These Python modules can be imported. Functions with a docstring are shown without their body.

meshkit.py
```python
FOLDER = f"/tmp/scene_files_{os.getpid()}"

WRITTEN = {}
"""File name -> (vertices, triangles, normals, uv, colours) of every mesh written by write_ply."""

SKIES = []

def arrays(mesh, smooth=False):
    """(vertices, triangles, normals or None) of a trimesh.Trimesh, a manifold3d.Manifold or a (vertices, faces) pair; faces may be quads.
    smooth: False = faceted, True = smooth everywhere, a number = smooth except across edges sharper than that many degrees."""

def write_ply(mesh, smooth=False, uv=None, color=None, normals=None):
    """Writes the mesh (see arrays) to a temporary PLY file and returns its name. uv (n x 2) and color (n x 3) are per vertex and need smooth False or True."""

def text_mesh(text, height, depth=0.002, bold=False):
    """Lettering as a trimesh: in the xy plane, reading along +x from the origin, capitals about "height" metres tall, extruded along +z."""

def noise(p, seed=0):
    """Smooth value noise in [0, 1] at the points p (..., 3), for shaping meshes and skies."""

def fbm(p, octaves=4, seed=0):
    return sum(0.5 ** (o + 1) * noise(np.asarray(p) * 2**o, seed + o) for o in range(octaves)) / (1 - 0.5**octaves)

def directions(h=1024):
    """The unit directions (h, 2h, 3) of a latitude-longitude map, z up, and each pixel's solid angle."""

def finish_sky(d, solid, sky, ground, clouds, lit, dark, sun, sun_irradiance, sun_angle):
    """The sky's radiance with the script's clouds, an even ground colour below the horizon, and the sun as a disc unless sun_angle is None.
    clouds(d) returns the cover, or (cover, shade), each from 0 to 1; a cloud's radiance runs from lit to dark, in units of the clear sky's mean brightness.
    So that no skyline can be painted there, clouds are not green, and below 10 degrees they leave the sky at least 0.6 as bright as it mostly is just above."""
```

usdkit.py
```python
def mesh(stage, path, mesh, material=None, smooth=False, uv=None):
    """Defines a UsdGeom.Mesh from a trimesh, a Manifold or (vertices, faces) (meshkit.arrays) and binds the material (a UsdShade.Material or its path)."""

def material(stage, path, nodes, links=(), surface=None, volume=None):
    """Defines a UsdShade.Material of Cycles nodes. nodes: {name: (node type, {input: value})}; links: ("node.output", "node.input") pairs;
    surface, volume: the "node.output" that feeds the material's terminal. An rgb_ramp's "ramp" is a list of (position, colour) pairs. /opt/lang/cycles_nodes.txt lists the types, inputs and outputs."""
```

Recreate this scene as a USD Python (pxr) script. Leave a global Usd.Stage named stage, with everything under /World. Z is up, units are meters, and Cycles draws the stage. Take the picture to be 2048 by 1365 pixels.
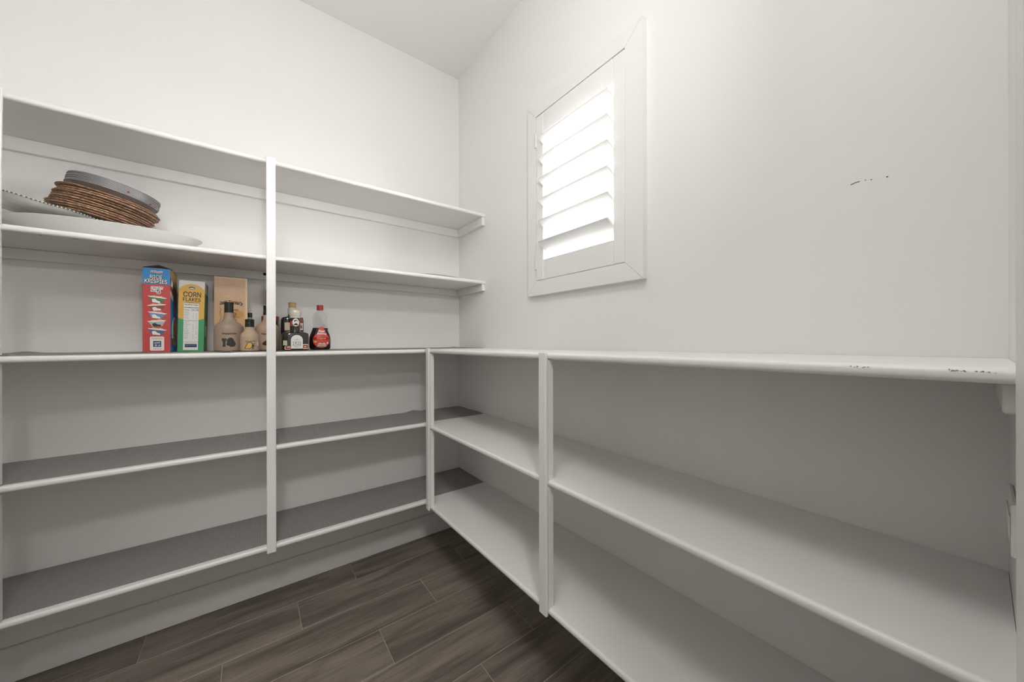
import math, random
import numpy as np
import trimesh
import usdkit, meshkit
from pxr import Usd, UsdGeom, UsdLux, UsdShade, Gf, Sdf
from shapely import affinity
from shapely.geometry import Polygon, MultiPolygon, Point, LineString, box as sbox
from shapely.ops import unary_union

random.seed(7)
rng = np.random.default_rng(7)
stage = Usd.Stage.CreateInMemory()
UsdGeom.SetStageUpAxis(stage, UsdGeom.Tokens.z)
UsdGeom.SetStageMetersPerUnit(stage, 1.0)
UsdGeom.Xform.Define(stage, '/World')
UsdGeom.Scope.Define(stage, '/World/Looks')
PI = math.pi

# ------------------------------------------------------------------ camera, sky, lights, exposure
EXPOSURE = 0.0
SKY = 15.0
HALL = 60.0
LAMP = 16.5        # ceiling light of the pantry
BOUNCE = 375.0    # the photographer's flash head turned up at the ceiling
YAW, ROLL, FPX = 36.8037, -0.1314, 700.83
CAM = np.array([-0.9195, -1.7132, 1.0]) * 1.141
a, r = math.radians(YAW), math.radians(ROLL)
rt0, fw, up0 = np.array([math.cos(a), -math.sin(a), 0]), np.array([math.sin(a), math.cos(a), 0]), np.array([0, 0, 1.0])
rt = math.cos(r) * rt0 + math.sin(r) * up0
up = -math.sin(r) * rt0 + math.cos(r) * up0
cam = UsdGeom.Camera.Define(stage, '/World/camera')
M = Gf.Matrix4d(*[float(x) for row in ((*rt, 0), (*up, 0), (*(-fw), 0), (*CAM, 1)) for x in row])
cam.AddTransformOp().Set(M)
cam.CreateHorizontalApertureAttr(36.0)
cam.CreateVerticalApertureAttr(36.0 * 1365 / 2048)
cam.CreateFocalLengthAttr(36.0 * FPX / 2048)
cam.CreateClippingRangeAttr(Gf.Vec2f(0.02, 200))
cam.CreateExposureAttr(EXPOSURE)

dome = UsdLux.DomeLight.Define(stage, '/World/sky')          # bright overcast sky outside the window
dome.CreateIntensityAttr(SKY)
dome.CreateColorAttr(Gf.Vec3f(0.97, 0.99, 1.0))


def disk_light(name, loc, radius, power, color, aim=(0, 0, -1)):
    d = np.array(aim, float)
    d /= np.linalg.norm(d)
    x = np.cross((0, 1.0, 0) if abs(d[2]) > 0.999 else (0, 0, 1.0), -d)
    x /= np.linalg.norm(x)
    y = np.cross(-d, x)
    lt = UsdLux.DiskLight.Define(stage, '/World/' + name)
    lt.CreateRadiusAttr(radius)
    lt.CreateIntensityAttr(power)
    lt.CreateColorAttr(Gf.Vec3f(*color))
    lt.AddTransformOp().Set(Gf.Matrix4d(*[float(v) for row in ((*x, 0), (*y, 0), (*(-d), 0), (*loc, 1)) for v in row]))


HALL_AT = (-1.36, -2.95, 2.755)
LAMP_AT = (-1.20, -1.73, 2.74)
disk_light('hall_lamp_light', HALL_AT, 0.22, HALL, (1.0, 0.975, 0.945))
disk_light('pantry_lamp_light', LAMP_AT, 0.22, LAMP, (1.0, 0.985, 0.965))
disk_light('bounce_flash_light', (-0.95, -2.10, 1.80), 0.06, BOUNCE, (1.0, 0.99, 0.98), (0.15, 0.45, 0.88))

# ------------------------------------------------------------------ helpers
used = {}


def numbered(name, parent='/World'):
    k = (parent, name)
    used[k] = used.get(k, 0) + 1
    return f'{parent}/{name}' if used[k] == 1 else f'{parent}/{name}_{used[k] - 1:03d}'


def data(prim, label=None, cat=None, group=None, kind=None):
    for k, v in (('label', label), ('category', cat), ('group', group), ('kind', kind)):
        if v:
            prim.SetCustomDataByKey(k, v)
    return prim


LOCAL = {}
SPLIT = {'small_print', 'highlight_print', 'ribbon_label', 'picture_print', 'rule_line', 'pancake_print', 'splash_print', 'flourish_print', 'cactus_print', 'fold_edge', 'receptacle', 'food_print', 'portrait_print'}


def thing(name, label=None, cat=None, loc=(0, 0, 0), group=None, kind=None, rot=None):
    path = numbered(name)
    x = UsdGeom.Xform.Define(stage, path)
    m = np.eye(4)
    if rot is not None:
        m[:3, :3] = rot
    m[:3, 3] = loc
    x.AddTransformOp().Set(Gf.Matrix4d(*[float(v) for v in m.T.ravel()]))
    LOCAL[path] = np.linalg.inv(m)
    return data(x.GetPrim(), label, cat, group, kind)


def obj(name, mesh, mat, parent=None, world=False, smooth=False, **kw):
    """One Mesh prim under parent (or /World). world=True: the mesh is given in world coordinates."""
    pp = str(parent.GetPath()) if parent is not None else '/World'
    path = numbered(name, pp)
    root = '/'.join(pp.split('/')[:3])
    if not isinstance(mesh, trimesh.Trimesh):
        v, f, _ = meshkit.arrays(mesh)
        mesh = trimesh.Trimesh(v, f, process=False)
    if world and root in LOCAL:
        mesh = mesh.copy()
        mesh.apply_transform(LOCAL[root])
    if name in SPLIT:
        pieces = mesh.split(only_watertight=False)
        if len(pieces) > 1:
            for i, q in enumerate(pieces):
                last = data(usdkit.mesh(stage, path if i == 0 else numbered(name, pp), q, mat, smooth=smooth).GetPrim(), kw.get('label'))
            return last
    p = usdkit.mesh(stage, path, mesh, mat, smooth=smooth).GetPrim()
    return data(p, kw.get('label'), kw.get('cat'), kw.get('group'), kw.get('kind'))


def bx(x0, x1, y0, y1, z0, z1, bev=0.0):
    """Axis-aligned box, its edges chamfered by bev."""
    if bev <= 0:
        m = trimesh.creation.box((x1 - x0, y1 - y0, z1 - z0))
        m.apply_translation(((x0 + x1) / 2, (y0 + y1) / 2, (z0 + z1) / 2))
        return m
    pts = []
    for i, X in enumerate((x0, x1)):
        for j, Y in enumerate((y0, y1)):
            for k, Z in enumerate((z0, z1)):
                sx, sy, sz = (1 - 2 * i), (1 - 2 * j), (1 - 2 * k)
                pts += [(X, Y + sy * bev, Z + sz * bev), (X + sx * bev, Y, Z + sz * bev), (X + sx * bev, Y + sy * bev, Z)]
    return trimesh.convex.convex_hull(np.array(pts))


def cat(*ms):
    return trimesh.util.concatenate(list(ms))


def lathe(profile, n=48, kx=1.0, ky=1.0, power=2.0):
    """profile: (r, z) from bottom to top. power > 2 squares the section."""
    pr = np.array(profile, float)
    t = np.linspace(0, 2 * PI, n, endpoint=False)
    c, s = np.cos(t), np.sin(t)
    k = (np.abs(c) ** power + np.abs(s) ** power) ** (-1 / power)
    v = [(0, 0, pr[0, 1])] + [(rr * k[i] * c[i] * kx, rr * k[i] * s[i] * ky, z) for rr, z in pr for i in range(n)] + [(0, 0, pr[-1, 1])]
    f = [(0, 1 + (i + 1) % n, 1 + i) for i in range(n)]
    for j in range(len(pr) - 1):
        for i in range(n):
            p, q = 1 + j * n + i, 1 + j * n + (i + 1) % n
            f += [(p, q, q + n), (p, q + n, p + n)]
    last, b = len(v) - 1, 1 + (len(pr) - 1) * n
    f += [(last, b + i, b + (i + 1) % n) for i in range(n)]
    return trimesh.Trimesh(np.array(v), np.array(f), process=False)


def smooth_profile(pts, n=6):
    """Catmull-Rom through (r, z) points."""
    p = np.array(pts, float)
    p = np.vstack([2 * p[0] - p[1], p, 2 * p[-1] - p[-2]])
    out = []
    for i in range(1, len(p) - 2):
        for t in np.linspace(0, 1, n, endpoint=False):
            out.append(0.5 * ((2 * p[i]) + (-p[i - 1] + p[i + 1]) * t + (2 * p[i - 1] - 5 * p[i] + 4 * p[i + 1] - p[i + 2]) * t ** 2 + (-p[i - 1] + 3 * p[i] - 3 * p[i + 1] + p[i + 2]) * t ** 3))
    out.append(p[-2])
    return [(max(q[0], 1e-4), q[1]) for q in out]


def extrude(poly, d):
    gs = [g for g in getattr(poly, 'geoms', [poly]) if g.area > 1e-10 and g.geom_type == 'Polygon']
    return cat(*[trimesh.creation.extrude_polygon(g, d, engine='earcut') for g in gs])


TXT = {}


def text2d(s, h, bold=True, width=None, cx=0.0, cz=0.0, slant=0.0):
    """Lettering as a shapely shape, h tall, centred on (cx, cz), squeezed to the given width."""
    if (s, bold) not in TXT:
        m = meshkit.text_mesh(s, 1.0, 0.1, bold)
        top = (m.face_normals[:, 2] > 0.9)
        TXT[s, bold] = unary_union([Polygon(m.vertices[f][:, :2]).buffer(1e-5) for f in m.faces[top]])
    g = TXT[s, bold]
    x0, y0, x1, y1 = g.bounds
    k = h / (y1 - y0)
    kx = k if width is None else width / (x1 - x0)
    g = affinity.affine_transform(g, [kx, 0, 0, k, -kx * (x0 + x1) / 2, -k * (y0 + y1) / 2])
    if slant:
        g = affinity.affine_transform(g, [1, slant, 0, 1, 0, 0])
    return affinity.translate(g, cx, cz)


def face_y(shape, y, d=0.0004):
    """A thin print on a face that looks along -y; shape in (x, z)."""
    m = extrude(shape, d)
    v = m.vertices
    m.vertices = np.stack([v[:, 0], y - v[:, 2], v[:, 1]], 1)
    return m


def face_x(shape, x, d=0.0004):
    """A thin print on a face that looks along +x; shape in (y, z)."""
    m = extrude(shape, d)
    v = m.vertices
    m.vertices = np.stack([x + v[:, 2], v[:, 0], v[:, 1]], 1)
    m.invert()
    return m


def wrap(shape, depth, lift=0.0006, size=None):
    """A print wrapped on a rounded body: depth(x, z) gives how far the surface stands out towards -y."""
    gs = [g for g in getattr(shape, 'geoms', [shape]) if g.area > 1e-10 and g.geom_type == 'Polygon']
    out = []
    for g in gs:
        v, f = trimesh.creation.triangulate_polygon(g, engine='earcut')
        v, f = np.asarray(v), np.asarray(f)
        if size:
            v3, f = trimesh.remesh.subdivide_to_size(np.column_stack([v, np.zeros(len(v))]), f, size)
            v = v3[:, :2]
        y = -np.array([depth(x, z) for x, z in v]) - lift
        out.append(trimesh.Trimesh(np.column_stack([v[:, 0], y, v[:, 1]]), f, process=False))
    return cat(*out)


def lathe_depth(profile, kx=1.0, ky=1.0, power=2.0):
    pr = np.array(profile)

    def d(x, z):
        rr = np.interp(z, pr[:, 1], pr[:, 0])
        q = min(abs(x) / (rr * kx), 0.999)
        return ky * rr * (1 - q ** power) ** (1 / power)
    return d


def rrect(x0, x1, z0, z1, r=0.002):
    return sbox(x0 + r, z0 + r, x1 - r, z1 - r).buffer(r, 4)


# ------------------------------------------------------------------ materials
def mat(name, color, rough=0.5, metal=0.0, noise=0.0, scale=40.0, bump=0.0, bscale=200.0, **pr):
    n = {'p': ('principled_bsdf', {'base_color': color, 'roughness': rough, 'metallic': metal, **pr})}
    l = []
    if noise or bump:
        n['t'] = ('texture_coordinate', {})
    if noise:
        c = np.array(color)
        n['n'] = ('noise_texture', {'scale': scale, 'detail': 4.0})
        n['r'] = ('rgb_ramp', {'ramp': [(0.3, tuple(c * (1 - noise))), (0.7, tuple(np.minimum(c * (1 + noise), 1)))]})
        l += [('t.object', 'n.vector'), ('n.fac', 'r.fac'), ('r.color', 'p.base_color')]
    if bump:
        n['bn'] = ('noise_texture', {'scale': bscale, 'detail': 2.0})
        n['b'] = ('bump', {'strength': bump, 'distance': 0.001})
        l += [('t.object', 'bn.vector'), ('bn.fac', 'b.height'), ('b.normal', 'p.normal')]
    return usdkit.material(stage, '/World/Looks/' + name, n, l, surface='p.BSDF')


def brushed(name, color, rough):
    """White paint rolled over boards: a faint grain along the board."""
    return usdkit.material(stage, '/World/Looks/' + name, {
        't': ('texture_coordinate', {}), 'm': ('mapping', {'scale': (6.0, 6.0, 90.0)}),
        'n': ('noise_texture', {'scale': 3.0, 'detail': 4.0}), 'b': ('bump', {'strength': 0.12, 'distance': 0.001}),
        'p': ('principled_bsdf', {'base_color': color, 'roughness': rough})},
        [('t.object', 'm.vector'), ('m.vector', 'n.vector'), ('n.fac', 'b.height'), ('b.normal', 'p.normal')], surface='p.BSDF')


W_PAINT = mat('wall_paint', (0.905, 0.895, 0.873), 0.6, bump=0.10, bscale=260)
C_PAINT = mat('ceiling_paint', (0.915, 0.908, 0.89), 0.7)
S_PAINT = brushed('shelf_paint', (0.90, 0.89, 0.868), 0.38)
T_PAINT = mat('trim_paint', (0.87, 0.862, 0.845), 0.35)
L_PAINT = mat('shutter_paint', (0.88, 0.875, 0.862), 0.35)
GROUT = mat('grout', (0.36, 0.315, 0.27), 0.9)
LINER = mat('liner_vinyl', (0.285, 0.28, 0.27), 0.5)
SCUFF = mat('scuff', (0.10, 0.095, 0.09), 0.8)
CHIP = mat('chip', (0.36, 0.34, 0.31), 0.8)
HOLE = mat('bored_hole', (0.03, 0.028, 0.025), 0.9)
PLASTIC = mat('white_plastic', (0.80, 0.79, 0.77), 0.3)
CHINA = mat('white_china', (0.84, 0.835, 0.82), 0.22)
GREEN_BEAD = mat('green_glaze', (0.10, 0.16, 0.13), 0.35)
LOUVER = usdkit.material(stage, '/World/Looks/louver_poly', {
    'd': ('principled_bsdf', {'base_color': (0.88, 0.875, 0.862), 'roughness': 0.35}), 't': ('translucent_bsdf', {'color': (0.93, 0.93, 0.92)}), 'x': ('mix_closure', {'fac': 0.12})},
    [('d.BSDF', 'x.closure1'), ('t.BSDF', 'x.closure2')], surface='x.closure')
def clear_sheet(name, color, rough, ior, scale):
    """Thin clear pane or wall: straight-through with a fresnel reflection on the outer side of each face (none from within, so no total reflection)."""
    return usdkit.material(stage, '/World/Looks/' + name, {
        'f': ('fresnel', {'IOR': ior}), 'g': ('geometry', {}), 'o': ('math', {'math_type': 'subtract', 'value1': scale}), 'h': ('math', {'math_type': 'multiply'}), 'c': ('clamp', {}),
        'a': ('transparent_bsdf', {'color': color}), 'r': ('glossy_bsdf', {'roughness': rough}), 'x': ('mix_closure', {})},
        [('g.backfacing', 'o.value2'), ('o.value', 'c.value'), ('f.fac', 'h.value1'), ('c.result', 'h.value2'), ('h.value', 'x.fac'), ('a.BSDF', 'x.closure1'), ('r.BSDF', 'x.closure2')], surface='x.closure')


GLASS_PANE = clear_sheet('window_glass', (1.0, 1.0, 1.0), 0.0, 1.45, 1.0)


def tile_material(k):
    """Wood-look porcelain: grain stretched along the plank, a different stretch of grain for each variant."""
    return usdkit.material(stage, f'/World/Looks/wood_tile_{k}', {
        'g': ('geometry', {}), 'm': ('mapping', {'scale': (1.1, 9.0, 1.0), 'location': (3.7 * k, 1.9 * k, 0.0)}),
        'n': ('noise_texture', {'scale': 1.6, 'detail': 6.0, 'roughness': 0.55, 'distortion': 0.7}),
        'm2': ('mapping', {'scale': (2.0, 70.0, 1.0), 'location': (1.3 * k, 0.0, 0.0)}),
        'n2': ('noise_texture', {'scale': 2.0, 'detail': 3.0}),
        'mx': ('mix_float', {'fac': 0.28}),
        'r': ('rgb_ramp', {'ramp': [(0.28, (0.075, 0.060, 0.050)), (0.44, (0.16, 0.132, 0.110)), (0.58, (0.27, 0.228, 0.190)), (0.74, (0.38, 0.325, 0.275))]}),
        'b': ('bump', {'strength': 0.15, 'distance': 0.001}),
        'p': ('principled_bsdf', {'roughness': 0.42})},
        [('g.position', 'm.vector'), ('m.vector', 'n.vector'), ('g.position', 'm2.vector'), ('m2.vector', 'n2.vector'), ('n.fac', 'mx.a'), ('n2.fac', 'mx.b'),
         ('mx.result', 'r.fac'), ('r.color', 'p.base_color'), ('n2.fac', 'b.height'), ('b.normal', 'p.normal')], surface='p.BSDF')


TILES = [tile_material(k) for k in range(5)]

# ------------------------------------------------------------------ the setting
H = 2.779                  # ceiling height
XL, YF = -2.40, -1.984     # the side wall and the wall with the doorway
DX0, DX1, DH = -1.42, -0.778, 2.45   # doorway


def prism_z(poly, z0, z1):
    m = extrude(poly, z1 - z0)
    m.apply_translation((0, 0, z0))
    return m


# floor: wood-look planks laid along x, joints stepped by a third
fl = thing('floor', 'dark brown wood-look plank tile floor with thin pale grout lines', None, kind='structure')
obj('grout', bx(-3.4, 0.0, -4.1, 0.0, -0.06, -0.0008), GROUT, fl)
PW, PL, GAP = 0.183, 0.732, 0.0030
for row in range(-1, 22):
    y1 = -0.163 - PW * row
    y0 = y1 - PW
    if y1 <= -4.09:
        continue
    base = {0: -0.885, 1: -0.397, 2: -0.641}[row % 3]
    x = base + PL * 3
    while x > -3.4:
        x0, x1 = x - PL, x
        cx0, cx1, cy0, cy1 = max(x0 + GAP / 2, -3.4), min(x1 - GAP / 2, 0.0), max(y0 + GAP / 2, -4.1), min(y1 - GAP / 2, 0.0)
        if cx1 - cx0 > 0.02 and cy1 - cy0 > 0.01:
            obj('plank', bx(cx0, cx1, cy0, cy1, -0.012, 0.0, 0.0008), TILES[random.randrange(5)], fl)
        x -= PL

obj('wall_left', bx(XL - 0.12, 0.15, 0.0, 0.12, -0.06, H + 0.05), W_PAINT, kind='structure', label='off-white painted wall behind the left-hand shelves')
# the right wall with the window opening
WY0, WY1, WZ0, WZ1 = -1.229, -0.763, 1.408, 2.142
wr = thing('wall_right', 'off-white painted wall holding the shuttered window', None, kind='structure')
wall = Polygon([(-4.1, -0.06), (0.0, -0.06), (0.0, H + 0.05), (-4.1, H + 0.05)]).difference(sbox(WY0, WZ0, WY1, WZ1))
m = extrude(wall, 0.15)
v = m.vertices
m.vertices = np.stack([v[:, 2], v[:, 0], v[:, 1]], 1)
obj('plaster', m, W_PAINT, wr)


def stroke(pts, w):
    return LineString(pts).buffer(w / 2, 3)


for pts, w in (([(-1.7864, 1.4797), (-1.793, 1.4817), (-1.7995, 1.4820)], 0.0016), ([(-1.8402, 1.4768), (-1.8412, 1.4768)], 0.0022), ([(-1.8085, 1.4815), (-1.8092, 1.4815)], 0.0016), ([(-1.8172, 1.4796), (-1.8180, 1.4796)], 0.0018)):
    s = extrude(stroke(pts, w), 0.0003)
    vv = s.vertices
    s.vertices = np.stack([-vv[:, 2], vv[:, 0], vv[:, 1]], 1)
    obj('scuff_mark', s, SCUFF, wr, label='small dark scuff on the wall')
obj('wall_front', cat(bx(DX1, 0.0, YF - 0.12, YF, 0, H), bx(-3.4, DX0, YF - 0.12, YF, 0, H), bx(DX0, DX1, YF - 0.12, YF, DH, H)), W_PAINT, kind='structure')
obj('wall_side', bx(XL - 0.12, XL, YF, 0.0, 0, H), W_PAINT, kind='structure')
obj('wall_hall', cat(bx(-3.52, -3.4, -4.1, YF - 0.12, 0, H), bx(-3.52, 0.15, -4.22, -4.1, -0.06, H + 0.05)), W_PAINT, kind='structure')
obj('ceiling', bx(-3.52, 0.15, -4.22, 0.12, H, H + 0.08), C_PAINT, kind='structure', label='plain white ceiling')
bb = lambda y0, y1, x0, x1: bx(x0, x1, y0, y1, 0.0, 0.119, 0.002)
obj('baseboard_left', bb(-0.013, 0.0, XL, 0.0), T_PAINT, kind='structure', label='flat white baseboard under the left-hand shelves')
obj('baseboard_right', bb(YF, -0.013, -0.013, 0.0), T_PAINT, kind='structure')
# door casing and jamb of the opening the photograph is taken from
for i, (m, lab) in enumerate(((bx(DX1 + 0.018, -0.690, YF, YF + 0.017, 0, DH + 0.06, 0.004), 'white door casing at the right edge'), (bx(DX0 - 0.07, DX0 - 0.018, YF, YF + 0.017, 0, DH + 0.06, 0.004), None), (bx(DX0 - 0.07, -0.690, YF, YF + 0.017, DH + 0.061, DH + 0.12, 0.004), None),
                              (bx(DX1 - 0.001, DX1 + 0.017, YF - 0.13, YF + 0.004, 0, DH), None), (bx(DX0 - 0.017, DX0 + 0.001, YF - 0.13, YF + 0.004, 0, DH), None), (bx(DX0, DX1, YF - 0.13, YF + 0.004, DH + 0.0005, DH + 0.02), None))):
    obj(f'trim_{i + 1}', m, T_PAINT, kind='structure', label=lab)
# window: drywall return, vinyl frame and pane
w1 = thing('window_1', 'small window behind the white shutter', None, kind='structure')
fr = sbox(WY0, WZ0, WY1, WZ1).difference(sbox(WY0 + 0.035, WZ0 + 0.035, WY1 - 0.035, WZ1 - 0.035))
m = extrude(fr, 0.05)
v = m.vertices
m.vertices = np.stack([v[:, 2] + 0.095, v[:, 0], v[:, 1]], 1)
obj('window_frame', m, PLASTIC, w1)
obj('pane', bx(0.118, 0.122, WY0 + 0.03, WY1 - 0.03, WZ0 + 0.03, WZ1 - 0.03), GLASS_PANE, w1)
# pale paved ground outside that throws light up at the window
obj('ground', bx(0.2, 14, -12, 8, -0.3, -0.15), mat('pale_paving', (0.55, 0.52, 0.48), 0.9), kind='structure')

# lamps on the ceiling (out of the frame)
for nm, at, rad, lab in (('ceiling_light', LAMP_AT, 0.24, 'round white ceiling light over the pantry'), ('ceiling_light', HALL_AT, 0.24, 'round white ceiling light in the hall')):
    lt = thing(nm, lab, 'ceiling light', (at[0], at[1], at[2] + 0.003))
    obj('housing', lathe([(rad, 0.0), (rad, H - at[2] - 0.003)], 40), T_PAINT, lt)

# ------------------------------------------------------------------ shelves
DA, DB, TH = 0.310, 0.360, 0.019


def board_section(depth, th, rad=0.008):
    return Polygon([(0, 0), (depth, 0), (depth, th), (0, th)]).intersection(sbox(-rad * 3, rad, depth - rad, th - rad).buffer(rad, 5).union(sbox(-1, 0, depth - rad, th)))


def board_a(top, x0, x1, sag=0.0):
    m = extrude(board_section(DA - 0.001, TH), x1 - x0)
    v = m.vertices
    out = np.stack([x0 + v[:, 2], -0.001 - v[:, 0], top - TH + v[:, 1]], 1)
    m.vertices = out
    m.fix_normals()
    return m


def board_b(za, zb, y0, y1):
    """top za at y0 (towards the corner) and zb at y1 (towards the door)."""
    m = extrude(board_section(DB - 0.001, TH), abs(y1 - y0))
    v = m.vertices
    y = y0 - v[:, 2]
    m.vertices = np.stack([-0.001 - v[:, 0], y, np.interp(-y, [-y0, -y1], [za, zb]) - TH + v[:, 1]], 1)
    m.fix_normals()
    return m


A_TOP = [1.8485, 1.4755, 1.1010, 0.7345, 0.3505]
ua = thing('shelving_unit', 'built-in white five-shelf unit along the left wall, with tall front posts', 'shelves', (-1.2, -0.15, 0.33))
for t in A_TOP:
    obj('shelf', board_a(t, XL + 0.001, -0.001), S_PAINT, ua, world=True, smooth=35)
for t, h in ((A_TOP[0], 0.045), (A_TOP[1], 0.036)):
    obj('wall_cleat', bx(XL + 0.001, -0.001, -0.020, -0.001, t - TH - h, t - TH - 0.0003, 0.001), S_PAINT, ua, world=True)
    obj('wall_cleat', bx(-0.020, -0.001, -DA + 0.006, -0.0205, t - TH - h, t - TH - 0.0003, 0.001), S_PAINT, ua, world=True)


def post_a(x0, x1, lean=0.0):
    m = bx(x0, x1, -DA - 0.009, -DA - 0.0002, 0.3255, 1.853, 0.0015)
    m.vertices = m.vertices + np.outer((m.vertices[:, 2] - 1.853) * lean, (1.0, 0, 0))     # nailed on a little out of plumb
    obj('shelf_post', m, S_PAINT, ua, world=True)
    for z0, z1 in zip([t for t in A_TOP[1:]], [t - TH for t in A_TOP[:-1]]):
        z0 = z0 + 0.0036
        obj('post_spacer', bx(x0 + 0.002, x1 - 0.010, -DA + 0.001, -DA + 0.019, z0, z1 - 0.0003), S_PAINT, ua, world=True)


post_a(-0.9982, -0.9680)
post_a(-1.6330, -1.6024, 0.010)
hole = trimesh.creation.cylinder(0.0065, 0.0006, 20)
hole.apply_transform(trimesh.transformations.rotation_matrix(PI / 2, (1, 0, 0)))
hole.apply_translation((-0.9945, -0.0203, 1.4455))
obj('knot_hole', hole, HOLE, ua, world=True, label='small dark hole in the cleat')
for px0, px1 in ((-1.545, -1.539), (-1.482, -1.470), (-1.255, -1.236), (-1.222, -1.219)):
    obj('scuff_mark', bx(px0, px1, -DA + 0.010, -DA + 0.012, A_TOP[1] - TH - 0.0006, A_TOP[1] - TH - 0.0001), SCUFF, ua, world=True, label='dark chip on the shelf underside')

B_TOP = [(1.1020, 1.1090), (0.7370, 0.7400), (0.3530, 0.3790)]
BY0, BY1 = -DA - 0.0005, YF + 0.0005
ub = thing('shelving_unit', 'built-in white three-shelf unit along the right wall, under the window', 'shelves', (-0.18, -1.1, 0.33))
shelf_b = []
for za, zb in B_TOP:
    shelf_b.append(obj('shelf', board_b(za, zb, BY0, BY1), S_PAINT, ub, world=True, smooth=35))


def zb_at(k, y):
    return float(np.interp(-y, [-BY0, -BY1], B_TOP[k]))


def post_b(y0, y1):
    ym = (y0 + y1) / 2
    obj('shelf_post', bx(-DB - 0.010, -DB - 0.0002, y0, y1, zb_at(2, ym) - 0.0215, 1.1075, 0.0015), S_PAINT, ub, world=True)
    for k in (0, 1):
        obj('post_spacer', bx(-DB + 0.0005, -DB + 0.0195, y0, y1, zb_at(k + 1, ym) + 0.0005, zb_at(k, ym) - TH - 0.0003), S_PAINT, ub, world=True)


post_b(-0.381, -0.353)
post_b(-1.207, -1.176)
obj('wall_cleat', bx(-0.330, -0.0015, YF + 0.0005, YF + 0.0135, 1.109 - TH - 0.037, 1.109 - TH - 0.0004, 0.002), S_PAINT, ub, world=True)
for yc, n_chips, spread in ((-1.853, 9, 0.009), (-1.936, 8, 0.006), (-1.949, 4, 0.006), (-1.961, 6, 0.005)):
    for _ in range(n_chips):                                        # worn specks along the counter edge
        y0 = yc + rng.uniform(-spread, spread)
        w_ = rng.uniform(0.0006, 0.0017)
        z = zb_at(0, y0) - TH + rng.uniform(0.0128, 0.0152)
        obj('scuff_mark', bx(-DB - 0.00025, -DB + 0.003, y0, y0 + w_, z, z + rng.uniform(0.0003, 0.0006)), CHIP, shelf_b[0], world=True)
op = thing('outlet_plate', 'small white plate on the end wall under the counter shelf, beside the door casing', 'outlet', (-0.215, YF, 0.896))
obj('plate', bx(-0.057, 0.057, 0.0, 0.006, -0.034, 0.034, 0.002), PLASTIC, op)
obj('receptacle', cat(bx(-0.038, -0.008, 0.006, 0.0075, -0.014, 0.014, 0.0005), bx(0.008, 0.038, 0.006, 0.0075, -0.014, 0.014, 0.0005)), PLASTIC, op)


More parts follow.
